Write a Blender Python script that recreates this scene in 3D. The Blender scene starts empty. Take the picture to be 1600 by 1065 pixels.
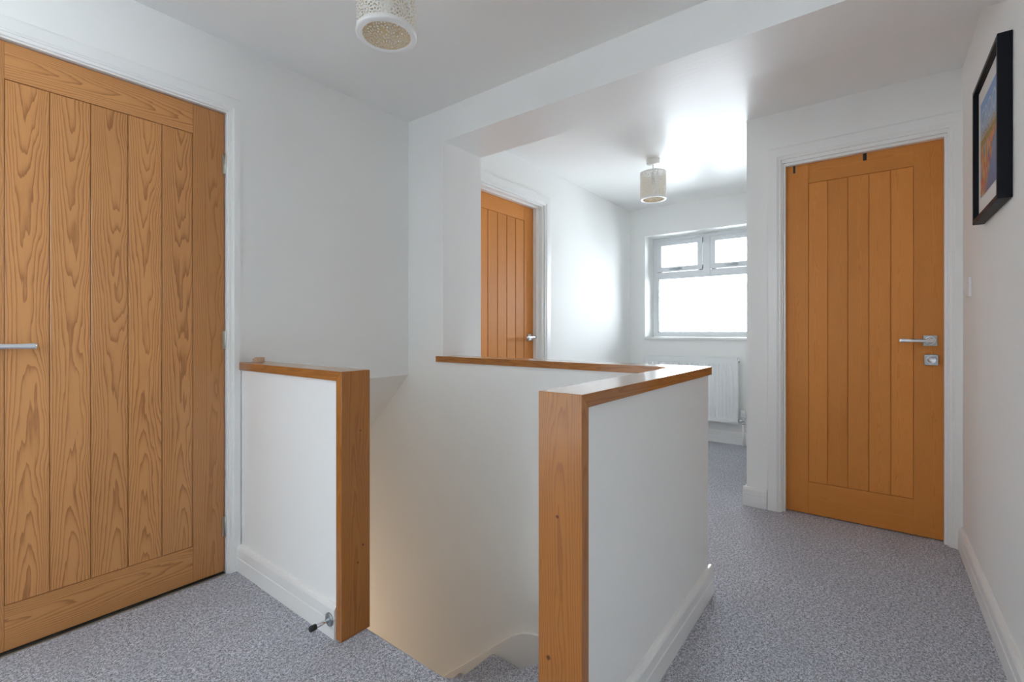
import bpy, bmesh, math, random
from mathutils import Vector, Matrix
random.seed(7)
scene = bpy.context.scene
COL = scene.collection
rad = math.radians

# ------------------------------------------------------------ camera
EYE = 1.045
YAW = rad(37.625)                       # x axis lies this far right of the view axis
cd = bpy.data.cameras.new('camera'); cam = bpy.data.objects.new('camera', cd); COL.objects.link(cam)
cam.location = (0, 0, EYE)
cam.rotation_euler = (rad(90), 0, YAW - rad(90))
cam.rotation_euler = (rad(90), 0, rad(37.625 - 90))
cd.sensor_fit = 'HORIZONTAL'; cd.sensor_width = 36.0
cd.lens = 36.0 * 736.66 / 1600
cd.shift_y = -(532.5 - 516.76) / 1600
cd.clip_start = 0.02; cd.clip_end = 100
scene.camera = cam

# ------------------------------------------------------------ colour management, sky
scene.view_settings.view_transform = 'Standard'
scene.view_settings.look = 'None'
scene.view_settings.gamma = 1.0
scene.view_settings.use_curve_mapping = False
scene.view_settings.exposure = 0.64
scene.cycles.use_denoising = True
scene.cycles.max_bounces = 14
scene.cycles.diffuse_bounces = 10
scene.cycles.glossy_bounces = 5
scene.cycles.transparent_max_bounces = 12
scene.cycles.sample_clamp_indirect = 6.0
scene.cycles.caustics_reflective = False
scene.cycles.caustics_refractive = False

SKY = 17.5
w = bpy.data.worlds.new('sky'); scene.world = w; w.use_nodes = True
w.node_tree.nodes['Background'].inputs['Color'].default_value = (0.865, 0.945, 1.0, 1)
w.node_tree.nodes['Background'].inputs['Strength'].default_value = SKY

def area(name, loc, rot, sx, sy, power=0, col=(1, 1, 1), portal=False):
    l = bpy.data.lights.new(name, 'AREA'); l.shape = 'RECTANGLE'; l.size = sx; l.size_y = sy
    l.energy = power; l.color = col
    if portal: l.cycles.is_portal = True
    o = bpy.data.objects.new(name, l); COL.objects.link(o); o.location = loc; o.rotation_euler = rot
    return o
# daylight portals in the window openings (window behind the radiator; two fill windows added behind the camera)
area('portal_window', (5.03, 1.29, 1.50), (0, rad(90), 0), 1.05, 1.22, portal=True)
area('portal_fill_right', (-2.375, -0.47, 1.51), (rad(90), 0, 0), 2.47, 1.44, portal=True)
area('portal_fill_rear', (-5.34, 1.70, 1.80), (0, rad(-90), 0), 0.72, 0.62, portal=True)
# warm lamp of the hall downstairs
pl = bpy.data.lights.new('hall_lamp', 'POINT'); pl.energy = 5.5; pl.color = (1.0, 0.72, 0.48); pl.shadow_soft_size = 0.15
po = bpy.data.objects.new('hall_lamp', pl); COL.objects.link(po); po.location = (1.38, 3.35, -1.15)

# ------------------------------------------------------------ mesh helpers
def link(name, bm, mats, parent=None, smooth=False, **props):
    me = bpy.data.meshes.new(name)
    bm.normal_update(); bm.to_mesh(me); bm.free()
    if not isinstance(mats, (list, tuple)): mats = [mats]
    for m in mats: me.materials.append(m)
    if smooth:
        for p in me.polygons: p.use_smooth = True
    o = bpy.data.objects.new(name, me); COL.objects.link(o)
    if parent is not None: o.parent = parent
    for k, v in props.items(): o[k] = v
    return o
def empty(name, loc, **props):
    o = bpy.data.objects.new(name, None); COL.objects.link(o); o.location = loc
    o.empty_display_size = 0.05
    for k, v in props.items(): o[k] = v
    return o
def newbm(): return bmesh.new()
def box(bm, x0, x1, y0, y1, z0, z1, bev=0.0, seg=2, mi=0, M=None):
    t = bmesh.new()
    vs = [t.verts.new((x, y, z)) for x in (x0, x1) for y in (y0, y1) for z in (z0, z1)]
    for f in ((0, 1, 3, 2), (4, 6, 7, 5), (0, 4, 5, 1), (2, 3, 7, 6), (0, 2, 6, 4), (1, 5, 7, 3)):
        t.faces.new([vs[i] for i in f])
    bmesh.ops.recalc_face_normals(t, faces=t.faces)
    if bev > 0:
        bmesh.ops.bevel(t, geom=list(t.edges), offset=bev, segments=seg, profile=0.5, affect='EDGES')
    merge(bm, t, mi, M)
def merge(bm, t, mi=0, M=None, smooth=None):
    uvt = t.loops.layers.uv.active
    if M is not None: bmesh.ops.transform(t, matrix=M, verts=t.verts)
    uvb = (bm.loops.layers.uv.active or bm.loops.layers.uv.new('UVMap')) if uvt else None
    mp = {v: bm.verts.new(v.co) for v in t.verts}
    for f in t.faces:
        try: nf = bm.faces.new([mp[v] for v in f.verts])
        except ValueError: continue
        nf.material_index = f.material_index if mi is None else mi
        nf.smooth = f.smooth if smooth is None else smooth
        if uvt:
            for a, b in zip(nf.loops, f.loops): a[uvb].uv = b[uvt].uv
    t.free()
def prism(bm, pts, axis, a0, a1, bev=0.0, mi=0, seg=2):
    """extrude a polygon; axis 'x': pts=(y,z); 'y': pts=(x,z); 'z': pts=(x,y)"""
    t = bmesh.new()
    def mk(p, a):
        return {'x': (a, p[0], p[1]), 'y': (p[0], a, p[1]), 'z': (p[0], p[1], a)}[axis]
    A = [t.verts.new(mk(p, a0)) for p in pts]; B = [t.verts.new(mk(p, a1)) for p in pts]
    t.faces.new(A); t.faces.new(B[::-1])
    n = len(pts)
    for i in range(n): t.faces.new((A[i], B[i], B[(i + 1) % n], A[(i + 1) % n]))
    bmesh.ops.recalc_face_normals(t, faces=t.faces)
    if bev > 0: bmesh.ops.bevel(t, geom=list(t.edges), offset=bev, segments=seg, profile=0.5, affect='EDGES')
    merge(bm, t, mi)
def axis_matrix(p0, p1):
    p0 = Vector(p0); d = Vector(p1) - p0
    return Matrix.Translation(p0) @ d.to_track_quat('Z', 'Y').to_matrix().to_4x4()
def lathe(bm, prof, M=None, n=32, mi=0, smooth=True):
    """prof: list of (radius, height) around z"""
    t = bmesh.new(); rings = []
    for r, h in prof:
        if r < 1e-6: rings.append([t.verts.new((0, 0, h))])
        else: rings.append([t.verts.new((r * math.cos(2 * math.pi * i / n), r * math.sin(2 * math.pi * i / n), h)) for i in range(n)])
    for a, b in zip(rings, rings[1:]):
        for i in range(n):
            j = (i + 1) % n
            if len(a) == 1 and len(b) == 1: continue
            if len(a) == 1: t.faces.new((a[0], b[j], b[i]))
            elif len(b) == 1: t.faces.new((a[i], a[j], b[0]))
            else: t.faces.new((a[i], a[j], b[j], b[i]))
    bmesh.ops.recalc_face_normals(t, faces=t.faces)
    for f in t.faces: f.smooth = smooth
    merge(bm, t, mi, M)
def cyl(bm, p0, p1, r, n=20, mi=0, bev=0.0):
    L = (Vector(p1) - Vector(p0)).length
    b = min(bev, L / 3, r / 2)
    prof = [(0, 0), (r, 0), (r, L), (0, L)] if b == 0 else [(0, 0), (r - b, 0), (r, b), (r, L - b), (r - b, L), (0, L)]
    lathe(bm, prof, axis_matrix(p0, p1), n, mi)
def tube(bm, pts, radii, n=12, squash=1.0, mi=0):
    t = bmesh.new(); rings = []
    pts = [Vector(p) for p in pts]
    if not isinstance(radii, (list, tuple)): radii = [radii] * len(pts)
    for i, p in enumerate(pts):
        d = (pts[min(i + 1, len(pts) - 1)] - pts[max(i - 1, 0)]).normalized()
        up = Vector((0, 0, 1)) if abs(d.z) < 0.9 else Vector((1, 0, 0))
        s = d.cross(up).normalized(); u = s.cross(d).normalized()
        rings.append([t.verts.new(p + s * radii[i] * math.cos(2 * math.pi * k / n) + u * radii[i] * squash * math.sin(2 * math.pi * k / n)) for k in range(n)])
    for a, b in zip(rings, rings[1:]):
        for k in range(n): t.faces.new((a[k], a[(k + 1) % n], b[(k + 1) % n], b[k]))
    t.faces.new(rings[0]); t.faces.new(rings[-1][::-1])
    bmesh.ops.recalc_face_normals(t, faces=t.faces)
    for f in t.faces: f.smooth = True
    merge(bm, t, mi)

# ------------------------------------------------------------ materials
def mat(name, col=(0.8, 0.8, 0.8), rough=0.5, metal=0.0, spec=0.5, coat=0.0):
    m = bpy.data.materials.new(name); m.use_nodes = True
    b = m.node_tree.nodes['Principled BSDF']
    b.inputs['Base Color'].default_value = (*col, 1); b.inputs['Roughness'].default_value = rough
    b.inputs['Metallic'].default_value = metal; b.inputs['Specular IOR Level'].default_value = spec
    b.inputs['Coat Weight'].default_value = coat
    return m
class NT:
    def __init__(s, m): s.nt = m.node_tree; s.b = s.nt.nodes['Principled BSDF']; s.out = s.nt.nodes['Material Output']
    def n(s, kind, **kw):
        x = s.nt.nodes.new(kind)
        for k, v in kw.items(): setattr(x, k, v)
        return x
    def l(s, a, b): s.nt.links.new(a, b)
    def val(s, sock, v):
        if isinstance(v, (int, float)): sock.default_value = v
        elif isinstance(v, tuple): sock.default_value = v
        else: s.l(v, sock)
    def math(s, op, a, b=0.0, c=None):
        x = s.n('ShaderNodeMath', operation=op); s.val(x.inputs[0], a); s.val(x.inputs[1], b)
        if c is not None: s.val(x.inputs[2], c)
        return x.outputs[0]
    def noise(s, vec, scale, detail=2.0, rough=0.5, dist=0.0):
        x = s.n('ShaderNodeTexNoise'); s.l(vec, x.inputs['Vector']); x.inputs['Scale'].default_value = scale
        x.inputs['Detail'].default_value = detail; x.inputs['Roughness'].default_value = rough; x.inputs['Distortion'].default_value = dist
        return x.outputs['Fac']
    def comb(s, x, y, z=0.0):
        c = s.n('ShaderNodeCombineXYZ'); s.val(c.inputs[0], x); s.val(c.inputs[1], y); s.val(c.inputs[2], z); return c.outputs[0]
    def ramp(s, fac, stops, interp='LINEAR'):
        r = s.n('ShaderNodeValToRGB'); s.l(fac, r.inputs[0]); r.color_ramp.interpolation = interp
        e = r.color_ramp.elements
        while len(e) < len(stops): e.new(0.5)
        for q, (p, c) in zip(e, stops): q.position = p; q.color = (*c, 1)
        return r.outputs[0]
    def mix(s, f, a, b, blend='MIX'):
        x = s.n('ShaderNodeMix', data_type='RGBA', blend_type=blend)
        s.val(x.inputs['Factor'], f)
        for sock, v in ((x.inputs[6], a), (x.inputs[7], b)):
            if isinstance(v, tuple): sock.default_value = (*v, 1) if len(v) == 3 else v
            else: s.l(v, sock)
        return x.outputs[2]
    def bump(s, h, strength, dist=0.001):
        x = s.n('ShaderNodeBump'); s.l(h, x.inputs['Height']); x.inputs['Strength'].default_value = strength
        x.inputs['Distance'].default_value = dist; s.l(x.outputs[0], s.b.inputs['Normal']); return x
    def obj(s): return s.n('ShaderNodeTexCoord').outputs['Object']

def paint(name, col, rough, spec=0.5, bump=0.12, brush=False):
    m = mat(name, col, rough, spec=spec); t = NT(m); v = t.obj()
    a = t.noise(v, 260, 3, 0.6)
    if brush:
        mp = t.n('ShaderNodeMapping'); t.l(v, mp.inputs['Vector']); mp.inputs['Scale'].default_value = (60, 3, 60)
        b = t.noise(mp.outputs[0], 1.0, 3, 0.6); a = t.math('ADD', a, t.math('MULTIPLY', b, 2.0))
    lo = t.noise(v, 5, 2, 0.5)
    t.bump(t.math('ADD', a, t.math('MULTIPLY', lo, 1.5)), bump, 0.0012)
    return m
M_WALL = paint('wall_paint', (0.87, 0.87, 0.855), 0.58, 0.10)
M_CEIL = paint('ceiling_paint', (0.87, 0.87, 0.855), 0.32, 0.08)
M_SOFFIT = paint('beam_paint', (0.87, 0.87, 0.855), 0.36, 0.5, 0.2, True)
M_GLOSS = mat('white_gloss_trim', (0.85, 0.85, 0.835), 0.28)
M_PLASTIC = mat('white_plastic', (0.82, 0.82, 0.81), 0.3)
M_UPVC = mat('white_upvc', (0.80, 0.82, 0.84), 0.3)
M_RAD = mat('radiator_enamel', (0.84, 0.86, 0.86), 0.28)
M_CHROME = mat('polished_chrome', (0.78, 0.80, 0.83), 0.09, 1.0)
M_SATIN = mat('satin_nickel', (0.42, 0.46, 0.49), 0.30, 1.0)
M_STEEL = mat('hinge_steel', (0.50, 0.47, 0.42), 0.32, 1.0)
M_BLACK = mat('black_rubber', (0.012, 0.012, 0.014), 0.5)
M_DARK = mat('painted_gap_shade', (0.05, 0.045, 0.04), 0.9)  # dark colour standing in for the shade under door 1
M_FRAME = mat('black_frame', (0.006, 0.007, 0.011), 0.45, spec=0.15)
M_FRAMEB = mat('dark_walnut_frame_lip', (0.05, 0.028, 0.02), 0.35)

def carpet(name, c0, c1, c2):
    m = mat(name, c1, 0.95, spec=0.1); t = NT(m); v = t.obj()
    f = t.noise(v, 240, 2, 0.7, 0.5); g = t.noise(v, 95, 3, 0.65, 0.4); p = t.noise(v, 7, 4, 0.6)
    k = t.math('ADD', t.math('MULTIPLY', f, 0.62), t.math('MULTIPLY', g, 0.38))
    c = t.ramp(k, [(0.42, c0), (0.5, c1), (0.58, c2)])
    c = t.mix(t.math('MULTIPLY', t.math('SUBTRACT', p, 0.35), 0.9), c, tuple(x * 0.72 for x in c1), 'MIX')
    t.l(c, t.b.inputs['Base Color'])
    t.b.inputs['Sheen Weight'].default_value = 0.25
    t.bump(t.math('ADD', k, t.math('MULTIPLY', p, 0.25)), 0.9, 0.006)
    return m
M_CARPET = carpet('grey_twist_carpet', (0.16, 0.165, 0.19), (0.465, 0.47, 0.53), (0.82, 0.825, 0.90))

def oak(name, light, mid, dark, contrast=1.0, c0=0.080, slope=0.034, freq=235.0, rough=0.32, coat=0.25, flip=0.0, midz=1.0):
    """grain runs along UV v (metres); UV u is measured from the board's own centre; the uv integer part carries a random seed"""
    m = mat(name, mid, rough, spec=0.5, coat=coat); t = NT(m)
    uv = t.n('ShaderNodeUVMap'); uv.uv_map = 'UVMap'
    at = t.n('ShaderNodeAttribute'); at.attribute_name = 'seed'
    sp = t.n('ShaderNodeSeparateXYZ'); t.l(uv.outputs[0], sp.inputs[0])
    u, v = sp.outputs[0], sp.outputs[1]; sd = at.outputs['Fac']
    big = t.noise(t.comb(t.math('MULTIPLY', u, 11.0), t.math('MULTIPLY', v, 2.4), t.math('MULTIPLY', sd, 37.0)), 1.0, 2, 0.5)
    sml = t.noise(t.comb(t.math('MULTIPLY', u, 60.0), t.math('MULTIPLY', v, 5.0), t.math('MULTIPLY', sd, 91.0)), 1.0, 2, 0.5)
    uc = t.math('ADD', u, t.math('MULTIPLY', t.math('SUBTRACT', big, 0.5), 0.055))
    uc = t.math('ADD', uc, t.math('MULTIPLY', t.math('SUBTRACT', sd, 0.5), 0.035))
    dz = t.math('SUBTRACT', v, t.math('ADD', midz, t.math('MULTIPLY', t.math('SUBTRACT', sd, 0.5), 0.7)))
    h = t.math('SUBTRACT', c0, t.math('MULTIPLY', t.math('SQRT', t.math('ADD', t.math('MULTIPLY', dz, dz), 0.04)), slope))
    h = t.math('ADD', h, t.math('MULTIPLY', t.math('SUBTRACT', big, 0.5), 0.02))
    h = t.math('ADD', h, t.math('MULTIPLY', t.math('SUBTRACT', sml, 0.5), 0.0065))
    R = t.math('SQRT', t.math('ADD', t.math('MULTIPLY', uc, uc), t.math('MULTIPLY', h, h)))
    ph = t.math('FRACT', t.math('MULTIPLY', R, freq))
    line = t.math('POWER', ph, 3.0)
    line = t.math('MULTIPLY', line, t.math('SUBTRACT', 1.0, t.math('POWER', ph, 30.0)))
    pore = t.noise(t.comb(t.math('MULTIPLY', u, 900.0), t.math('MULTIPLY', v, 26.0), sd), 1.0, 2, 0.7)
    pore = t.math('MULTIPLY', t.math('SUBTRACT', pore, 0.5), 2.2)
    k = t.math('ADD', t.math('MULTIPLY', line, contrast), t.math('MULTIPLY', pore, 0.34))
    k = t.math('ADD', k, t.math('MULTIPLY', t.math('SUBTRACT', big, 0.5), 0.5))
    c = t.ramp(k, [(0.0, light), (0.30, mid), (1.0, dark)])
    tint = t.n('ShaderNodeHueSaturation'); t.l(c, tint.inputs['Color'])
    t.l(t.math('ADD', 0.93, t.math('MULTIPLY', sd, 0.14)), tint.inputs['Value'])
    t.l(tint.outputs[0], t.b.inputs['Base Color'])
    t.bump(k, 0.08, 0.0005).invert = True
    return m
M_OAK_A = oak('oak_crown_cut', (0.57, 0.262, 0.088), (0.50, 0.218, 0.068), (0.25, 0.085, 0.022), 1.0)
M_OAK_AS = oak('oak_stile', (0.50, 0.225, 0.075), (0.45, 0.19, 0.057), (0.26, 0.09, 0.023), 0.8, c0=0.05, slope=0.012, freq=210)
M_OAK_B = oak('oak_quarter_sawn', (0.68, 0.265, 0.060), (0.61, 0.222, 0.046), (0.42, 0.135, 0.025), 0.42, c0=0.02, slope=0.003, freq=300, rough=0.45, coat=0.0)
M_OAK_B.node_tree.nodes['Principled BSDF'].inputs['Specular IOR Level'].default_value = 0.22
KNOTS = [((0.924, 0.580, 0.617), 0.005), ((0.924, 0.605, 0.282), 0.007), ((0.985, 1.416, 0.30), 0.005), ((0.965, 1.416, 0.245), 0.004), ((0.975, 1.416, 0.70), 0.004)]
def add_knots(m, spots):
    t = NT(m); v = t.obj(); lk = t.b.inputs['Base Color'].links[0]; src = lk.from_socket; c = src
    for p, rr in spots:
        d = t.n('ShaderNodeVectorMath', operation='DISTANCE'); t.l(v, d.inputs[0]); d.inputs[1].default_value = p
        nz = t.noise(v, 160, 2, 0.5)
        k = t.math('SUBTRACT', 1.0, t.math('DIVIDE', t.math('ADD', d.outputs['Value'], t.math('MULTIPLY', t.math('SUBTRACT', nz, 0.5), rr)), rr))
        k = t.math('MAXIMUM', k, 0.0); k = t.math('MINIMUM', t.math('MULTIPLY', k, 2.2), 1.0)
        c = t.mix(k, c, (0.10, 0.030, 0.008))
    t.l(c, t.b.inputs['Base Color'])
M_OAK_C = oak('oak_capping', (0.40, 0.150, 0.028), (0.335, 0.118, 0.020), (0.21, 0.066, 0.011), 0.75, c0=0.05, slope=0.013, freq=240, rough=0.3, coat=0.8)
M_OAK_C.node_tree.nodes['Principled BSDF'].inputs['Specular IOR Level'].default_value = 0.2
M_OAK_C.node_tree.nodes['Principled BSDF'].inputs['Coat Roughness'].default_value = 0.12
M_OAK_C.node_tree.nodes['Principled BSDF'].inputs['Coat IOR'].default_value = 1.5

add_knots(M_OAK_C, KNOTS)
def plank(bm, lo, hi, gdir, bev=0.0015, seed=None):
    """board with UVs: u across the grain (from the centre), v along it (world metres); gdir = grain axis 0/1/2"""
    t = bmesh.new()
    vs = [t.verts.new((x, y, z)) for x in (lo[0], hi[0]) for y in (lo[1], hi[1]) for z in (lo[2], hi[2])]
    for f in ((0, 1, 3, 2), (4, 6, 7, 5), (0, 4, 5, 1), (2, 3, 7, 6), (0, 2, 6, 4), (1, 5, 7, 3)): t.faces.new([vs[i] for i in f])
    bmesh.ops.recalc_face_normals(t, faces=t.faces)
    if bev > 0: bmesh.ops.bevel(t, geom=list(t.edges), offset=bev, segments=2, profile=0.5, affect='EDGES')
    wood_map(t, lo, hi, gdir); merge_wood(bm, t, random.random() if seed is None else seed)
def wood_map(t, lo, hi, gdir):
    uv = t.loops.layers.uv.new('UVMap'); t.normal_update()
    c = [(a + b) / 2 for a, b in zip(lo, hi)]
    for f in t.faces:
        n = f.normal; ax = max(range(3), key=lambda i: abs(n[i]))
        oth = [i for i in range(3) if i != ax]
        if gdir in oth: a = [i for i in oth if i != gdir][0]; g = gdir
        else: a, g = oth
        for l in f.loops: l[uv].uv = (l.vert.co[a] - c[a], l.vert.co[g])
def merge_wood(bm, t, seed):
    at = bm.faces.layers.float.get('seed') or bm.faces.layers.float.new('seed')
    n0 = len(bm.faces); merge(bm, t)
    bm.faces.ensure_lookup_table()
    for i in range(n0, len(bm.faces)): bm.faces[i][at] = seed
S = dict(kind='structure')

# ------------------------------------------------------------ plan of the place (metres, camera above the origin)
XF, XF2, YL, YJ, ZS, ZC, ZC2 = 1.858, 2.179, 2.2156, 1.921, 2.109, 2.291, 2.308
X3, YC, YR, XW, YL2 = 3.110, 0.614, -0.331, 4.708, 2.057
XB = -5.2                # wall behind the camera
XE = 1.010               # landing edge
TOP = 2.50; DEEP = -2.55; YD = 4.6
ZCAP, TCAP = 0.903, 0.032

# floor
bm = newbm()
box(bm, XB - 0.1, XE - 0.012, YR - 0.1, YL + 0.12, -0.22, 0)
box(bm, XE - 0.012, 3.30, YR - 0.1, 0.56, -0.22, 0)
box(bm, 1.93, XW + 0.05, 0.56, 2.30, -0.22, 0)
lathe(bm, [(0, 0), (0.016, 0), (0.016, 0.92), (0, 0.92)], axis_matrix((XE - 0.016, 0.632, -0.016), (XE - 0.016, 1.552, -0.016)), 20)
link('floor', bm, M_CARPET, **S)

# ceilings
bm = newbm(); box(bm, XB - 0.1, XF + 0.01, YR - 0.1, YL + 0.1, ZC, TOP); link('ceiling', bm, M_CEIL, **S)
bm = newbm(); box(bm, XF2 - 0.01, XW + 0.1, YR - 0.1, YL2 + 0.1, ZC2, TOP); link('ceiling_back_room', bm, M_CEIL, **S)
# downstand beam
bm = newbm(); box(bm, XF, XF2, YR - 0.05, YJ, ZS, TOP - 0.01)
link('wall_far_beam', bm, M_SOFFIT, **S)

# wall_left with door opening and the stairs running under it
D1a, D1b = 0.083, 0.8545
bm = newbm()
box(bm, XB - 0.1, D1a - 0.012, YL, YL + 0.11, 0, TOP)
box(bm, D1a - 0.012, D1b + 0.012, YL, YL + 0.11, 1.995, TOP)
box(bm, D1b + 0.012, 1.0, YL, YL + 0.11, DEEP, TOP)
box(bm, 1.0, XF + 0.02, YL, YL + 0.11, 0.7835, TOP)
link('wall_left', bm, M_WALL, **S)
# sloping soffit over the stairs
bm = newbm(); prism(bm, [(YL + 0.0005, 0.7825), (YD, 0.7825 - (YD - YL)), (YD, 1.1 - (YD - YL)), (YL + 0.1, 1.0), (YL + 0.0005, 0.9)], 'x', 0.999, XF + 0.02)
link('ceiling_stair', bm, M_WALL, **S)
# far wall: pier, stairwell wall and half wall in the opening
bm = newbm()
box(bm, XF, XF2, YJ, YD, DEEP, TOP)
box(bm, XF, 1.962, 0.527, YJ, DEEP, ZCAP - TCAP)
link('wall_far', bm, M_WALL, **S)
# stairwell side walls and hall below
bm = newbm(); box(bm, 0.90, 1.0, 0.5, YL + 0.10, DEEP, -0.03); box(bm, 0.90, 1.0, YL + 0.10, YD, DEEP, 0.9); link('wall_stair_near', bm, M_WALL, **S)
# unseen boards added behind the three doors to keep sky light out
bm = newbm(); box(bm, D1a - 0.1, D1b + 0.04, YL + 0.30, YL + 0.33, -0.1, TOP); box(bm, D1a - 0.1, D1b + 0.04, YL + 0.10, YL + 0.32, TOP - 0.03, TOP)
box(bm, D1a - 0.1, D1a - 0.07, YL + 0.10, YL + 0.32, -0.1, TOP); box(bm, D1b + 0.02, D1b + 0.05, YL + 0.10, YL + 0.32, -0.1, TOP); box(bm, D1a - 0.1, D1b + 0.04, YL + 0.10, YL + 0.32, -0.1, -0.002)
link('light_seal_left_door', bm, M_WALL, **S)
bm = newbm(); box(bm, 2.17, 3.20, YL2 + 0.30, YL2 + 0.33, -0.1, TOP); box(bm, 2.17, 3.20, YL2 + 0.13, YL2 + 0.32, TOP - 0.03, TOP); box(bm, 3.17, 3.20, YL2 + 0.13, YL2 + 0.32, -0.1, TOP)
link('light_seal_back_door', bm, M_WALL, **S)
bm = newbm(); box(bm, X3 + 0.30, X3 + 0.33, YR - 0.1, YC - 0.10, -0.1, TOP); box(bm, X3 + 0.11, X3 + 0.32, YR - 0.1, YC - 0.10, TOP - 0.03, TOP)
box(bm, X3 + 0.11, X3 + 0.32, YR - 0.1, YR - 0.07, -0.1, TOP); box(bm, X3 + 0.11, X3 + 0.32, YR - 0.1, YC - 0.10, -0.1, -0.002)
link('light_seal_right_door', bm, M_WALL, **S)
bm = newbm(); box(bm, 0.9, XF + 0.1, YD, YD + 0.1, DEEP, 0.9); link('wall_stair_end', bm, M_WALL, **S)
bm = newbm(); box(bm, 0.9, XF + 0.1, 0.5, YD + 0.1, DEEP - 0.1, DEEP); link('floor_hall_below', bm, M_CARPET, **S)
# right half wall (stair balustrade wall)
bm = newbm(); box(bm, 0.954, XF + 0.001, 0.527, 0.622, DEEP, ZCAP - TCAP); link('wall_half_right', bm, M_WALL, **S)
# left half wall
bm = newbm(); box(bm, 0.912, 1.004, 1.447, YL, -0.02, 0.908 - 0.033); link('wall_half_left', bm, M_WALL, **S)
# right side wall
RX0, RX1, RZ0, RZ1 = -3.60, -1.15, 0.80, 2.22       # fill-light window added in the right wall, behind the camera
bm = newbm()
box(bm, RX1, 3.3, YR - 0.12, YR, 0, TOP); box(bm, XB - 0.12, RX0, YR - 0.12, YR, 0, TOP)
box(bm, RX0, RX1, YR - 0.12, YR, 0, RZ0); box(bm, RX0, RX1, YR - 0.12, YR, RZ1, TOP)
link('wall_right', bm, M_WALL, **S)
# wall with door 3
bm = newbm()
D3a, D3b = 0.4307, -0.284
box(bm, X3, X3 + 0.12, D3a, YC, 0, TOP); box(bm, X3, X3 + 0.12, YR, D3b, 0, TOP); box(bm, X3, X3 + 0.12, D3b, D3a, 2.035, TOP)
link('wall_door_end', bm, M_WALL, **S)
bm = newbm(); box(bm, X3 + 0.12, XW + 0.1, YC - 0.12, YC, 0, TOP); link('wall_back_right', bm, M_WALL, **S)
# back room left wall with door 2
D2a, D2b = 2.225, 3.085
bm = newbm()
box(bm, D2b, XW + 0.1, YL2, YL2 + 0.14, 0, TOP); box(bm, D2a - 0.05, D2b, YL2, YL2 + 0.14, 2.03, TOP)
link('wall_back_left', bm, M_WALL, **S)
# window wall
WY0, WY1, WZ0, WZ1 = 0.700, 1.890, 0.985, 2.0233
bm = newbm()
box(bm, XW, XW + 0.32, WY1, YL2 + 0.1, 0, TOP); box(bm, XW, XW + 0.32, YC - 0.1, WY0, 0, TOP)
box(bm, XW, XW + 0.32, WY0, WY1, 0, WZ0 - 0.025); box(bm, XW, XW + 0.32, WY0, WY1, WZ1, TOP)
link('wall_back', bm, M_WALL, **S)
bm = newbm(); QY0, QY1, QZ0, QZ1 = 1.40, 2.00, 1.45, 2.15      # glazed opening added for fill light in the wall behind the camera
box(bm, XB - 0.12, XB, YR - 0.1, QY0, 0, TOP); box(bm, XB - 0.12, XB, QY1, YL + 0.1, 0, TOP)
box(bm, XB - 0.12, XB, QY0, QY1, 0, QZ0); box(bm, XB - 0.12, XB, QY0, QY1, QZ1, TOP)
link('wall_rear', bm, M_WALL, **S)

# ------------------------------------------------------------ glass
def glass_mat():
    m = mat('window_glass', (1, 1, 1), 0.05); t = NT(m)
    tr = t.n('ShaderNodeBsdfTransparent'); gl = t.n('ShaderNodeBsdfGlossy'); gl.inputs['Roughness'].default_value = 0.08
    tr.inputs['Color'].default_value = (0.90, 0.91, 0.92, 1)
    fr = t.n('ShaderNodeFresnel'); mx = t.n('ShaderNodeMixShader')
    t.l(fr.outputs[0], mx.inputs[0]); t.l(tr.outputs[0], mx.inputs[1]); t.l(gl.outputs[0], mx.inputs[2]); t.l(mx.outputs[0], t.out.inputs['Surface'])
    return m
M_GLASS = glass_mat()

# ------------------------------------------------------------ window 1
FX = 4.94
win = empty('window_1', (FX, (WY0 + WY1) / 2, WZ0), **S)
def wbox(bm, x0, x1, y0, y1, z0, z1, bev=0.003): box(bm, x0, x1, y0, y1, z0, z1, bev)
def loc(o, root):
    o.parent = root; o.matrix_parent_inverse = Matrix.Translation(root.location).inverted(); return o
# measured on the frame plane: lines of the sashes
SL0, SL1 = 1.848, 1.380      # left sash outer
SR0, SR1 = 1.305, 0.836      # right sash outer
ST, SB = 1.990, 1.668        # sash top / bottom
LB = 1.602; GB = 1.040       # transom bottom, lower glass bottom
bm = newbm()
wbox(bm, FX, FX + 0.07, SL0 - 0.004, WY1, WZ0 - 0.01, WZ1); wbox(bm, FX, FX + 0.07, WY0, SR1 + 0.004, WZ0 - 0.01, WZ1)
wbox(bm, FX + 0.001, FX + 0.07, WY0, WY1, ST + 0.002, WZ1); wbox(bm, FX + 0.001, FX + 0.07, WY0, WY1, WZ0 - 0.01, GB - 0.014)
wbox(bm, FX + 0.001, FX + 0.07, WY0, WY1, LB, SB - 0.004); wbox(bm, FX, FX + 0.07, SR0 + 0.004, SL1 - 0.004, LB, WZ1)
link('window_frame', bm, M_UPVC, None); fr = bpy.data.objects['window_frame']; loc(fr, win)
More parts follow.
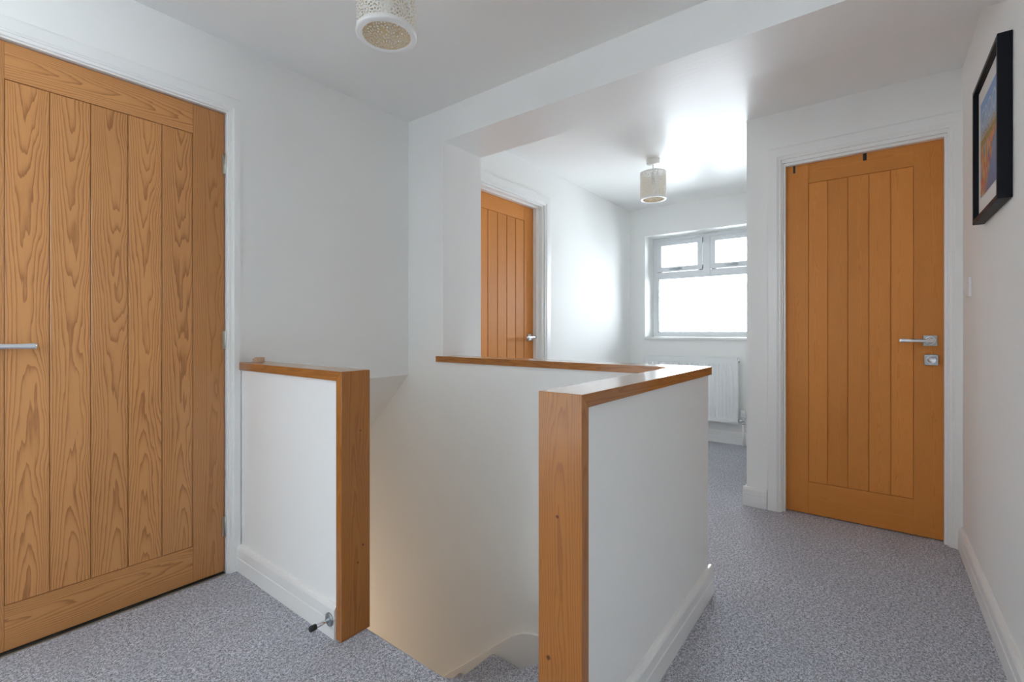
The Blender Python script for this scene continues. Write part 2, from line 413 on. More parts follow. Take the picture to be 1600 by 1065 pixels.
# glazing bead of the fixed lower light
bm = newbm()
by0, by1 = SR1 + 0.004, SL0 - 0.004
wbox(bm, FX + 0.004, FX + 0.03, by0, by0 + 0.016, GB - 0.016, LB); wbox(bm, FX + 0.004, FX + 0.03, by1 - 0.016, by1, GB - 0.016, LB)
wbox(bm, FX + 0.004, FX + 0.03, by0, by1, GB - 0.016, GB); wbox(bm, FX + 0.004, FX + 0.03, by0, by1, LB - 0.012, LB + 0.002)
loc(link('glazing_bead', bm, M_UPVC), win)
bm = newbm(); box(bm, FX + 0.034, FX + 0.040, by0 - 0.001, by1 + 0.001, GB - 0.016, LB + 0.001); loc(link('window_pane', bm, M_GLASS), win)
def sash(y1, y0, hy):
    bm = newbm(); W = 0.050
    wbox(bm, FX - 0.014, FX + 0.05, y0, y0 + W, SB, ST, 0.004); wbox(bm, FX - 0.014, FX + 0.05, y1 - W, y1, SB, ST, 0.004)
    wbox(bm, FX - 0.0135, FX + 0.05, y0, y1, ST - 0.050, ST, 0.004); wbox(bm, FX - 0.0135, FX + 0.05, y0, y1, SB, SB + 0.050, 0.004)
    s_ = loc(link('window_sash', bm, M_UPVC), win)
    bm = newbm(); box(bm, FX + 0.02, FX + 0.026, y0 + W - 0.002, y1 - W + 0.002, SB + 0.048, ST - 0.048)
    g = link('sash_pane', bm, M_GLASS); g.parent = s_; g.matrix_parent_inverse = Matrix.Identity(4)
    bm = newbm()
    box(bm, FX - 0.022, FX - 0.013, hy - 0.030, hy + 0.030, SB + 0.018, SB + 0.034, 0.002)
    cyl(bm, (FX - 0.036, hy, SB + 0.026), (FX - 0.02, hy, SB + 0.026), 0.008, bev=0.002)
    tube(bm, [(FX - 0.034, hy, SB + 0.026), (FX - 0.038, hy + 0.03, SB + 0.024), (FX - 0.036, hy + 0.095, SB + 0.022)], [0.008, 0.007, 0.005], squash=0.7)
    k = link('window_handle', bm, M_SATIN); k.parent = s_; k.matrix_parent_inverse = Matrix.Identity(4)
    bm = newbm(); yc = (y0 + y1) / 2
    box(bm, FX - 0.020, FX - 0.012, yc - 0.13, yc + 0.13, ST - 0.024, ST - 0.008, 0.003)
    k = link('trickle_vent', bm, M_UPVC); k.parent = s_; k.matrix_parent_inverse = Matrix.Identity(4)
sash(SL0, SL1, 1.612); sash(SR0, SR1, 1.075)
bm = newbm(); box(bm, XW - 0.022, FX + 0.01, WY0 - 0.03, WY1 + 0.005, WZ0 - 0.025, WZ0, 0.006, 3)
loc(link('window_sill', bm, M_GLOSS), win)

# windows added out of view behind the camera to light the landing
fill_win_right = empty('fill_window_right', (-2.375, YR - 0.06, RZ0), **S)
bm = newbm()
for a, b in ((RX0, RX0 + 0.06), (-2.405, -2.345), (RX1 - 0.06, RX1)): box(bm, a, b, YR - 0.10, YR - 0.04, RZ0, RZ1, 0.003)
box(bm, RX0, RX1, YR - 0.10, YR - 0.041, RZ0, RZ0 + 0.06, 0.003); box(bm, RX0, RX1, YR - 0.10, YR - 0.041, RZ1 - 0.06, RZ1, 0.003)
loc(link('window_frame', bm, M_UPVC), fill_win_right)
bm = newbm(); box(bm, RX0 + 0.05, RX1 - 0.05, YR - 0.075, YR - 0.07, RZ0 + 0.05, RZ1 - 0.05); loc(link('window_pane', bm, M_GLASS), fill_win_right)
fill_win_rear = empty('fill_window_rear', (XB - 0.06, QY0, QZ0), **S)  # second unseen window, added as fill light from the rear
bm = newbm()
for a, b in ((QY0, QY0 + 0.05), (QY1 - 0.05, QY1)): box(bm, XB - 0.10, XB - 0.04, a, b, QZ0, QZ1, 0.003)
for a, b in ((QZ0, QZ0 + 0.05), (QZ1 - 0.05, QZ1)): box(bm, XB - 0.10, XB - 0.041, QY0, QY1, a, b, 0.003)
loc(link('window_frame', bm, M_UPVC), fill_win_rear)
bm = newbm(); box(bm, XB - 0.075, XB - 0.07, QY0 + 0.04, QY1 - 0.04, QZ0 + 0.04, QZ1 - 0.04); loc(link('window_pane', bm, M_GLASS), fill_win_rear)

# ------------------------------------------------------------ doors
def door(name, L, M, width, z0, z1, inner0, inner1, pz0, pz1, npl, mats, gap, bev, faces_dir):
    """L: builder coordinates (u along the leaf, w depth into the leaf, z); M maps them to the place"""
    root = empty(name, (0, 0, 0), **S)
    T = 0.040
    def P(nm, boards, mt):
        bm = newbm()
        for lo, hi, g in boards: plank(bm, lo, hi, g, bev=0.0012)
        bmesh.ops.transform(bm, matrix=M, verts=bm.verts)
        bmesh.ops.recalc_face_normals(bm, faces=bm.faces)
        return link(nm, bm, mt, root)
    P('stile', [((0, 0, z0), (inner0, T, z1), 2)], mats[1]); P('stile', [((inner1, 0, z0), (width, T, z1), 2)], mats[1])
    P('top_rail', [((inner0, 0.0004, pz1), (inner1, T, z1), 0)], mats[0]); P('bottom_rail', [((inner0, 0.0004, z0), (inner1, T, pz0), 0)], mats[0])
    w = (inner1 - inner0) / npl; bm = newbm()
    for i in range(npl):
        a = inner0 + i * w + (gap / 2 if i else gap * 0.5); b = inner0 + (i + 1) * w - gap / 2
        plank(bm, (a, 0.003, pz0 + 0.0015), (b, T - 0.01, pz1 - 0.0015), 2, bev=bev)
    plank(bm, (inner0, 0.009, pz0), (inner1, T - 0.012, pz1), 2, bev=0, seed=0.5)
    bmesh.ops.transform(bm, matrix=M, verts=bm.verts); bmesh.ops.recalc_face_normals(bm, faces=bm.faces)
    link('plank_panel', bm, mats[0], root)
    return root
def handle(root, M, u, z, d, turn=False):
    """lever handle: rose at (u,z), lever toward d=+1/-1 in u; w<0 is the room side"""
    h = empty('door_handle', (0, 0, 0)); h.parent = root
    def fin(nm, bm, mt):
        bmesh.ops.transform(bm, matrix=M, verts=bm.verts); bmesh.ops.recalc_face_normals(bm, faces=bm.faces)
        return link(nm, bm, mt, h)
    bm = newbm(); box(bm, u - 0.026, u + 0.026, -0.009, 0.0, z - 0.026, z + 0.026, 0.0012); fin('rose', bm, M_SATIN)
    bm = newbm()
    lathe(bm, [(0.0215, 0), (0.0225, 0.003), (0.0205, 0.005), (0.0165, 0.004), (0, 0.004)], axis_matrix((u, -0.008, z), (u, -0.02, z)), 28)
    cyl(bm, (u, -0.008, z), (u, -0.046, z), 0.0095)
    t = bmesh.new()      # flat tapering blade
    secs = [(-0.012, 0.012, 0.011), (0.02, 0.0115, 0.010), (0.07, 0.0095, 0.008), (0.116, 0.012, 0.0055), (0.122, 0.010, 0.0045)]
    rings = []
    for s_, hz, hw in secs:
        uu = u + d * s_; ww = -0.050 - 0.010 * min(1, max(0, (s_ - 0.02) / 0.1))
        rg = []
        for k in range(12):
            a = 2 * math.pi * k / 12
            ca, sa = math.cos(a), math.sin(a)
            rg.append(t.verts.new((uu, ww + hw * math.copysign(abs(ca) ** 0.5, ca), z + hz * 0.86 * math.copysign(abs(sa) ** 0.5, sa))))
        rings.append(rg)
    for a, b in zip(rings, rings[1:]):
        for k in range(12): t.faces.new((a[k], a[(k + 1) % 12], b[(k + 1) % 12], b[k]))
    t.faces.new(rings[0]); t.faces.new(rings[-1][::-1])
    for f in t.faces: f.smooth = len(f.verts) == 4
    merge(bm, t); fin('lever', bm, M_CHROME)
    return h
def hinge(root, x, y, za, zb):
    bm = newbm(); L = zb - za
    cyl(bm, (x, y, za), (x, y, zb), 0.0058, 16, bev=0.001)
    for k in range(1, 5): lathe(bm, [(0.0064, 0), (0.0064, 0.002)], Matrix.Translation((x, y, za + L * k / 5)), 16)
    cyl(bm, (x, y, za - 0.004), (x, y, za), 0.0045, 12); cyl(bm, (x, y, zb), (x, y, zb + 0.004), 0.0045, 12)
    box(bm, x - 0.012, x, y + 0.003, y + 0.006, za, zb)
    link('hinge', bm, M_STEEL, root)

# door 1 (left, crown-cut oak), leaf along +x at y = 2.2256
M1 = Matrix.Translation((D1a, 2.2256, 0))
d1 = door('door_1', None, M1, D1b - 0.001 - D1a, 0.010, 1.980, 0.2045 - D1a, 0.736 - D1a, 0.1565, 1.8595, 5, (M_OAK_A, M_OAK_AS), 0.0022, 0.0012, 0)
handle(d1, M1, 0.150 - D1a, 0.996, +1)
for za, zb in ((1.7214, 1.8015), (0.967, 1.045), (0.1628, 0.2457)): hinge(d1, 0.857, 2.2185, za, zb)
# door 3 (right, quarter-sawn oak), leaf facing -x at x = 3.155 ; u runs along -y
M3 = Matrix(((0, 1, 0, 3.155), (-1, 0, 0, 0.4165), (0, 0, 1, 0), (0, 0, 0, 1)))
d3 = door('door_3', None, M3, 0.6895, 0.006, 1.999, 0.1145, 0.5715, 0.187, 1.8855, 5, (M_OAK_B, M_OAK_B), 0.0032, 0.0015, 0)
hd = handle(d3, M3, 0.4165 + 0.2175, 0.9965, -1)
# bathroom thumb-turn plate below the lever
bm = newbm(); zz = 0.900; uu = 0.4165 + 0.2215
box(bm, uu - 0.026, uu + 0.026, -0.009, 0, zz - 0.026, zz + 0.026, 0.0012)
bmesh.ops.transform(bm, matrix=M3, verts=bm.verts); bmesh.ops.recalc_face_normals(bm, faces=bm.faces)
pr_ = link('lock_plate', bm, M_SATIN, d3)
bm = newbm()
lathe(bm, [(0.0195, 0), (0.0205, 0.002), (0.0185, 0.004), (0.0145, 0.003), (0.0135, 0.0015), (0, 0.0015)], axis_matrix((uu, -0.0088, zz), (uu, -0.02, zz)), 28)
box(bm, uu - 0.006, uu + 0.006, -0.0118, -0.010, zz - 0.0014, zz + 0.0014, 0.0003)
bmesh.ops.transform(bm, matrix=M3, verts=bm.verts); bmesh.ops.recalc_face_normals(bm, faces=bm.faces)
link('lock_ring', bm, mat('brushed_chrome', (0.74, 0.75, 0.77), 0.28, 1.0), pr_)
# door 2 (back room), leaf facing -y at y = 2.12
M2 = Matrix.Translation((2.2546, 2.12, 0))
d2 = door('door_2', None, M2, 0.764, 0.008, 1.9955, 0.1185, 0.6514, 0.19, 1.8865, 5, (M_OAK_B, M_OAK_B), 0.0062, 0.002, 0)
handle(d2, M2, 2.985 - 2.2546 - 0.015, 0.995, -1)

# door linings, stops and architraves
def architrave(bm, a0, a1, zt, w, f0, f1, horiz='x', lim=None):
    """mitred moulded casing swept up, over and down an opening a0..a1; back plane f0, front plane f1"""
    F = f1 - f0
    prof = [(0, 0), (0, .62), (.002, .70), (.011, .70), (.013, .84), (.017, .86), (.020, 1.0), (w - .010, 1.0), (w - .004, .90), (w - .001, .6), (w, 0)]
    t = bmesh.new(); rows = []
    for d, k in prof:
        f = f0 + F * k
        pr = a1 + d if lim is None else min(a1 + d, lim)
        P = [(a0 - d, 0), (a0 - d, zt + d), (pr, zt + d), (pr, 0)]
        rows.append([t.verts.new((p, f, z) if horiz == 'x' else (f, -p, z)) for p, z in P])
    for A, B in zip(rows, rows[1:]):
        for i in range(3): t.faces.new((A[i], A[i + 1], B[i + 1], B[i]))
    bmesh.ops.recalc_face_normals(t, faces=t.faces); merge(bm, t)
# trim 1: around door 1
bm = newbm()
architrave(bm, D1a - 0.006, D1b + 0.008, 1.990, 0.066, YL, YL - 0.018, 'x', D1b + 0.008 + 0.046)
box(bm, D1a - 0.03, D1a - 0.002, YL - 0.004, YL + 0.11, 0, 2.012, 0.001); box(bm, D1b + 0.0025, D1b + 0.02, YL - 0.004, YL + 0.11, 0, 2.012, 0.001)
box(bm, D1a - 0.002, D1b + 0.0025, YL - 0.004, YL + 0.11, 1.9835, 2.012, 0.001)
link('trim_1', bm, M_GLOSS, **S)
# dark strip painted in as the gap's shade, and metal strip, under door 1
bm = newbm(); box(bm, D1a, D1b, YL + 0.006, YL + 0.10, 0, 0.004); link('gap_shade_strip', bm, M_DARK, **S)
bm = newbm(); box(bm, D1a, D1b, YL - 0.006, YL + 0.004, 0, 0.0035, 0.001); link('trim_5', bm, M_STEEL, **S)
# trim 2: around door 2
bm = newbm()
architrave(bm, 2.235, 3.078, 2.024, 0.075, YL2, YL2 - 0.018, 'x')
box(bm, 3.050, 3.088, YL2, YL2 + 0.12, 0, 2.034, 0.001); box(bm, 2.20, 2.240, YL2, YL2 + 0.12, 0, 2.034, 0.001); box(bm, 2.240, 3.050, YL2, YL2 + 0.12, 2.010, 2.034, 0.001)
box(bm, 3.0175, 3.052, YL2 + 0.030, YL2 + 0.0625, 0, 2.012, 0.001); box(bm, 2.238, 3.0175, YL2 + 0.030, YL2 + 0.0625, 1.9955, 2.012, 0.001)
link('trim_2', bm, M_GLOSS, **S)
# trim 3: around door 3
bm = newbm()
architrave(bm, -D3a, -D3b, 2.030, 0.072, X3, X3 - 0.019, 'y', -YR - 0.0005)
box(bm, X3 - 0.003, X3 + 0.11, 0.4235, D3a + 0.004, 0, 2.034, 0.001); box(bm, X3 - 0.003, X3 + 0.11, D3b - 0.004, -0.2785, 0, 2.034, 0.001)
box(bm, X3 - 0.003, X3 + 0.11, -0.2785, 0.4235, 2.010, 2.034, 0.001)
box(bm, X3 + 0.012, X3 + 0.044, 0.4115, 0.4245, 0, 2.012, 0.001); box(bm, X3 + 0.012, X3 + 0.044, -0.2795, -0.2675, 0, 2.012, 0.001)
box(bm, X3 + 0.012, X3 + 0.044, -0.2675, 0.4115, 1.996, 2.012, 0.001)
link('trim_3', bm, M_GLOSS, **S)

# ------------------------------------------------------------ skirting boards
HS = 0.112
PROF = [(0, 0), (0.018, 0), (0.018, 0.058), (0.0155, 0.061), (0.0155, 0.064), (0.0175, 0.067), (0.0175, 0.098), (0.014, 0.106), (0.008, HS), (0, HS)]
def skirt(name, segs):
    """segs: (p0, p1, normal) runs in plan"""
    bm = newbm()
    for p0, p1, nrm in segs:
        t = bmesh.new(); A = []; B = []
        for o_, z in PROF:
            A.append(t.verts.new((p0[0] + nrm[0] * o_, p0[1] + nrm[1] * o_, z))); B.append(t.verts.new((p1[0] + nrm[0] * o_, p1[1] + nrm[1] * o_, z)))
        n = len(PROF)
        for i in range(n): t.faces.new((A[i], B[i], B[(i + 1) % n], A[(i + 1) % n]))
        t.faces.new(A); t.faces.new(B[::-1]); bmesh.ops.recalc_face_normals(t, faces=t.faces)
        merge(bm, t)
    return link(name, bm, M_GLOSS, **S)
skirt('baseboard_half_left', [((0.912, 1.4475), (0.912, YL), (-1, 0))])
skirt('baseboard_half_right', [((0.9565, 0.527), (1.980, 0.527), (0, -1)), ((1.962, 0.527), (1.962, YJ), (1, 0))])
skirt('baseboard_right', [((XB, YR), (X3 - 0.019, YR), (0, 1))])
skirt('baseboard_door_end', [((X3, D3a + 0.0725), (X3, YC + 0.018), (-1, 0))])
skirt('baseboard_back_right', [((X3, YC), (XW, YC), (0, 1))])
skirt('baseboard_back', [((XW, YC), (XW, YL2), (-1, 0))])
skirt('baseboard_back_left', [((3.155, YL2), (XW, YL2), (0, -1))])
skirt('baseboard_left', [((XB, YL), (D1a - 0.073, YL), (0, -1))])

# ------------------------------------------------------------ oak capping
def mitre_board(bm, pts, axis, a0, a1, gdir, bev=0.0015):
    t = bmesh.new()
    def mk(p, a): return {'x': (a, p[0], p[1]), 'y': (p[0], a, p[1]), 'z': (p[0], p[1], a)}[axis]
    A = [t.verts.new(mk(p, a0)) for p in pts]; B = [t.verts.new(mk(p, a1)) for p in pts]
    t.faces.new(A); t.faces.new(B[::-1]); n = len(pts)
    for i in range(n): t.faces.new((A[i], B[i], B[(i + 1) % n], A[(i + 1) % n]))
    bmesh.ops.recalc_face_normals(t, faces=t.faces)
    if bev: bmesh.ops.bevel(t, geom=list(t.edges), offset=bev, segments=2, profile=0.5, affect='EDGES')
    lo = [min(v.co[i] for v in t.verts) for i in range(3)]; hi = [max(v.co[i] for v in t.verts) for i in range(3)]
    wood_map(t, lo, hi, gdir); merge_wood(bm, t, random.random())
# right: post board mitred with the capping board
cr = empty('balustrade_capping', (0.94, 0.575, 0), label='oak capping wrapping the right half wall and turning along the far side of the stairwell', category='handrail')
y0, y1 = 0.516, 0.633; xa, xb = 0.924, 1.973; T = TCAP
bm = newbm(); mitre_board(bm, [(xa, 0.0), (xa + T, 0.0), (xa + T, ZCAP - T), (xa, ZCAP)], 'y', y0, y1, 2); loc(link('end_post_board', bm, M_OAK_C), cr)
bm = newbm(); mitre_board(bm, [(xa, ZCAP), (xa + T, ZCAP - T), (xb, ZCAP - T), (xb, ZCAP)], 'y', y0, y1, 0); loc(link('top_board', bm, M_OAK_C), cr)
bm = newbm()
mitre_board(bm, [(1.846, y1 + 0.0005), (xb, y1 + 0.0005), (xb, YJ), (XF - 0.0005, YJ), (XF - 0.0005, 1.968), (1.846, 1.968)], 'z', ZCAP - T, ZCAP, 1)
loc(link('cross_board', bm, M_OAK_C), cr)
# left
cl = empty('balustrade_capping', (0.958, 1.43, 0), label='short oak capping and end post on the left half wall beside the big door', category='handrail')
xa, xb = 0.9017, 1.014; y0 = 1.416; Z = 0.908; T = 0.033
bm = newbm(); mitre_board(bm, [(y0, 0.0), (y0 + T, 0.0), (y0 + T, Z - T), (y0, Z)], 'x', xa, xb, 2); loc(link('end_post_board', bm, M_OAK_C), cl)
bm = newbm(); mitre_board(bm, [(y0, Z), (y0 + T, Z - T), (YL - 0.019, Z - T), (YL - 0.019, Z)], 'x', xa, xb, 1); loc(link('top_board', bm, M_OAK_C), cl)
# little offcut of wood on the left capping
bk = newbm(); plank(bk, (0.945, 2.120, 0.9085), (0.975, 2.150, 0.930), 0, 0.001); plank(bk, (0.948, 2.1505, 0.9085), (0.972, 2.175, 0.924), 1, 0.001)
link('wood_block', bk, oak('pale_wood', (0.66, 0.47, 0.32), (0.60, 0.40, 0.26), (0.46, 0.28, 0.16), 0.4), label='tiny stepped block of pale wood lying on the short oak capping', category='wood block')

# ------------------------------------------------------------ staircase
st = empty('staircase', (1.4, 1.5, -0.2), label='grey carpeted winder staircase turning down behind the half walls', category='staircase')
R_ = 0.1957
P0 = (1.004, 1.56); XS = 1.838; YN = 0.624
polys = [[P0, (1.004, YN), (1.550, YN)], [P0, (1.530, YN), (XS, YN), (XS, 1.075)], [(1.004, 1.60), P0, (XS, 1.058), (XS, 1.541), (1.004, 1.582)]]
polys[2] = [P0, (XS, 1.055), (XS, 1.542), (1.004, 1.584)]
def step(poly, z, zb, nose=0.0):
    bm = newbm(); prism(bm, poly, 'z', zb, z, 0.014, seg=3)
    loc(link('step', bm, M_CARPET), st)
for i, p in enumerate(polys):
    z = -R_ * (i + 1)
    # upper treads overhang the tread below by a nosing
    step(p, z, z - R_ * 1.3)
for k in range(9):
    z = -R_ * (4 + k); ya = 1.53 + 0.226 * k
    if k == 0: poly = [(1.004, 1.56), (XS, 1.52), (XS, ya + 0.240), (1.004, ya + 0.240)]
    else: poly = [(1.004, ya), (XS, ya), (XS, ya + 0.240), (1.004, ya + 0.240)]
    step(poly, z, z - R_ * 1.3)
# wall string along the far wall
top = [(YN, -0.20), (1.00, -0.235), (1.10, -0.30), (1.19, -0.372), (1.25, -0.394), (1.31, -0.406), (1.36, -0.424), (1.41, -0.452), (1.467, -0.498), (1.565, -0.585)]
top.append((4.3, -0.585 - (4.3 - 1.565) * 0.862))
bot = [(4.3, DEEP), (1.9, -1.45), (YN, -0.9)]
bm = newbm()
def string_run(bm, top, d, x0, x1):
    t = bmesh.new(); n = len(top)
    V = [[t.verts.new((x, y, z - k * d)) for (y, z) in top] for x in (x0, x1) for k in (0, 1)]   # x0 top, x0 bottom, x1 top, x1 bottom
    a, b, c, e = V
    for i in range(n - 1):
        j = i + 1
        for q in ((a[i], a[j], b[j], b[i]), (c[i], c[j], e[j], e[i]), (a[i], a[j], c[j], c[i]), (b[i], b[j], e[j], e[i])): t.faces.new(q)
    t.faces.new((a[0], b[0], e[0], c[0])); t.faces.new((a[-1], b[-1], e[-1], c[-1]))
    bmesh.ops.recalc_face_normals(t, faces=t.faces); merge(bm, t)
string_run(bm, top, 0.42, XS + 0.001, XF - 0.0004)
loc(link('stair_string', bm, M_GLOSS), st)
# string on the near side of the lower flight
bm = newbm(); prism(bm, [(1.56, -0.38), (4.3, -0.38 - 2.74 * 0.862), (4.3, DEEP), (1.9, -1.5), (1.56, -1.3)], 'x', 1.0005, 1.003)
loc(link('stair_string', bm, M_GLOSS), st)

# ------------------------------------------------------------ radiator
RX = 4.612; ry0, ry1, rz0, rz1 = 0.985, 1.862, 0.202, 0.795
rd = empty('radiator', (RX + 0.04, (ry0 + ry1) / 2, 0.2), label='white ribbed panel radiator on the wall under the window', category='radiator')
bm = newbm()
t = bmesh.new(); n = 27; pts = []
pit = (ry1 - ry0 - 0.036) / n; y = ry0 + 0.018
pts.append((ry0 + 0.002, 0.002)); pts.append((ry0 + 0.016, 0.0))
for i in range(n):
    a = ry0 + 0.018 + i * pit
    pts += [(a + pit * 0.08, 0.0), (a + pit * 0.28, 0.006), (a + pit * 0.52, 0.006), (a + pit * 0.72, 0.0)]
pts += [(ry1 - 0.016, 0.0), (ry1 - 0.002, 0.002)]
zs = [(rz0 + 0.004, 0), (rz0 + 0.030, 0), (rz0 + 0.055, 1), (rz1 - 0.075, 1), (rz1 - 0.050, 0), (rz1 - 0.004, 0)]
grid = [[t.verts.new((RX + d * f, yy, zz)) for (yy, d) in pts] for zz, f in zs]
for ra, rb in zip(grid, grid[1:]):
    for i in range(len(pts) - 1):
        f = t.faces.new((ra[i], ra[i + 1], rb[i + 1], rb[i])); f.smooth = False
merge(bm, t)
box(bm, RX + 0.008, RX + 0.012, ry0 + 0.003, ry1 - 0.003, rz0 + 0.004, rz1 - 0.004)
loc(link('front_panel', bm, M_RAD), rd)
bm = newbm(); box(bm, RX + 0.045, RX + 0.055, ry0 + 0.004, ry1 - 0.004, rz0 + 0.006, rz1 - 0.006, 0.002); loc(link('back_panel', bm, M_RAD), rd)
for a, b in ((ry0 - 0.001, ry0 + 0.002), (ry1 - 0.002, ry1 + 0.001)):
    bm = newbm(); box(bm, RX - 0.001, RX + 0.058, a, b, rz0 + 0.002, rz1)
    loc(link('side_cover', bm, M_RAD), rd)
bm = newbm()
box(bm, RX - 0.001, RX + 0.004, ry0, ry1, rz1 - 0.003, rz1 + 0.002); box(bm, RX + 0.054, RX + 0.058, ry0, ry1, rz1 - 0.003, rz1 + 0.002)
k = 0
while ry0 + 0.008 + k * 0.012 < ry1: 
    box(bm, RX + 0.003, RX + 0.055, ry0 + 0.004 + k * 0.012, ry0 + 0.010 + k * 0.012, rz1 - 0.002, rz1 + 0.001); k += 1
loc(link('top_grille', bm, M_RAD), rd)
bm = newbm(); cyl(bm, (RX + 0.03, ry0, rz1 - 0.03), (RX + 0.03, ry0 - 0.014, rz1 - 0.03), 0.008, bev=0.001); loc(link('bleed_valve', bm, M_STEEL), rd)
vy = 0.944
bm = newbm(); cyl(bm, (RX + 0.03, ry0, rz0 + 0.03), (RX + 0.03, vy, rz0 + 0.03), 0.009); cyl(bm, (RX + 0.03, vy, rz0 + 0.005), (RX + 0.03, vy, rz0 + 0.062), 0.010, bev=0.002)
cyl(bm, (RX + 0.03, ry0 - 0.006, rz0 + 0.03), (RX + 0.03, ry0 - 0.020, rz0 + 0.03), 0.013, 6); cyl(bm, (RX + 0.03, vy, rz0 + 0.001), (RX + 0.03, vy, rz0 + 0.014), 0.013, 6)
loc(link('valve_body', bm, M_CHROME), rd)
bm = newbm(); lathe(bm, [(0, 0), (0.016, 0), (0.018, 0.004), (0.018, 0.012), (0.0165, 0.013), (0.019, 0.018), (0.0195, 0.055), (0.017, 0.066), (0, 0.068)], Matrix.Translation((RX + 0.03, vy, rz0 + 0.062)), 24)
loc(link('thermostatic_head', bm, M_PLASTIC), rd)
bm = newbm(); cyl(bm, (RX + 0.03, vy, 0.0), (RX + 0.03, vy, rz0 + 0.003), 0.0078); loc(link('supply_pipe', bm, M_GLOSS), rd)

# ------------------------------------------------------------ pendant lights
def shade_mat():
    m = mat('fretwork_shade', (0.80, 0.785, 0.74), 0.6); t = NT(m)
    uv = t.n('ShaderNodeUVMap'); uv.uv_map = 'UVMap'
    vo = t.n('ShaderNodeTexVoronoi'); vo.voronoi_dimensions = '2D'; vo.inputs['Scale'].default_value = 22.0; vo.inputs['Randomness'].default_value = 0.75
    t.l(uv.outputs[0], vo.inputs['Vector'])
    df = t.n('ShaderNodeVectorMath', operation='SUBTRACT'); t.l(uv.outputs[0], df.inputs[0]); t.l(vo.outputs['Position'], df.inputs[1])
    sp = t.n('ShaderNodeSeparateXYZ'); t.l(df.outputs[0], sp.inputs[0])
    ang = t.math('ARCTAN2', sp.outputs[1], sp.outputs[0]); r = t.math('SQRT', t.math('ADD', t.math('MULTIPLY', sp.outputs[0], sp.outputs[0]), t.math('MULTIPLY', sp.outputs[1], sp.outputs[1])))
    rf = t.math('FRACT', t.math('MULTIPLY', r, 92.0)); ring = t.math('FLOOR', t.math('MULTIPLY', r, 92.0))
    spoke = t.math('GREATER_THAN', t.math('SINE', t.math('ADD', t.math('MULTIPLY', ang, 12.0), t.math('MULTIPLY', ring, 1.7))), -0.15)
    rr = t.math('GREATER_THAN', rf, 0.28)
    hole = t.math('MULTIPLY', spoke, rr)
    hole = t.math('MULTIPLY', hole, t.math('LESS_THAN', r, 0.030)); hole = t.math('MULTIPLY', hole, t.math('GREATER_THAN', r, 0.004))
    s2 = t.n('ShaderNodeSeparateXYZ'); t.l(uv.outputs[0], s2.inputs[0])
    hole = t.math('MULTIPLY', hole, t.math('GREATER_THAN', s2.outputs[1], 0.014)); hole = t.math('MULTIPLY', hole, t.math('LESS_THAN', s2.outputs[1], 0.19))
    seam = t.math('GREATER_THAN', t.math('ABSOLUTE', t.math('SUBTRACT', s2.outputs[0], 0.1545)), 0.005)
    hole = t.math('MULTIPLY', hole, seam)
    t.l(t.math('SUBTRACT', 1.0, hole), t.b.inputs['Alpha'])
    return m
M_SHADE = shade_mat()
def shade_in():
    m = M_SHADE.copy(); m.name = 'fretwork_lining'; m.node_tree.nodes['Principled BSDF'].inputs['Base Color'].default_value = (0.78, 0.64, 0.42, 1); return m
M_SHADEIN = shade_in()
M_BULB = mat('opal_bulb', (0.85, 0.84, 0.80), 0.25)
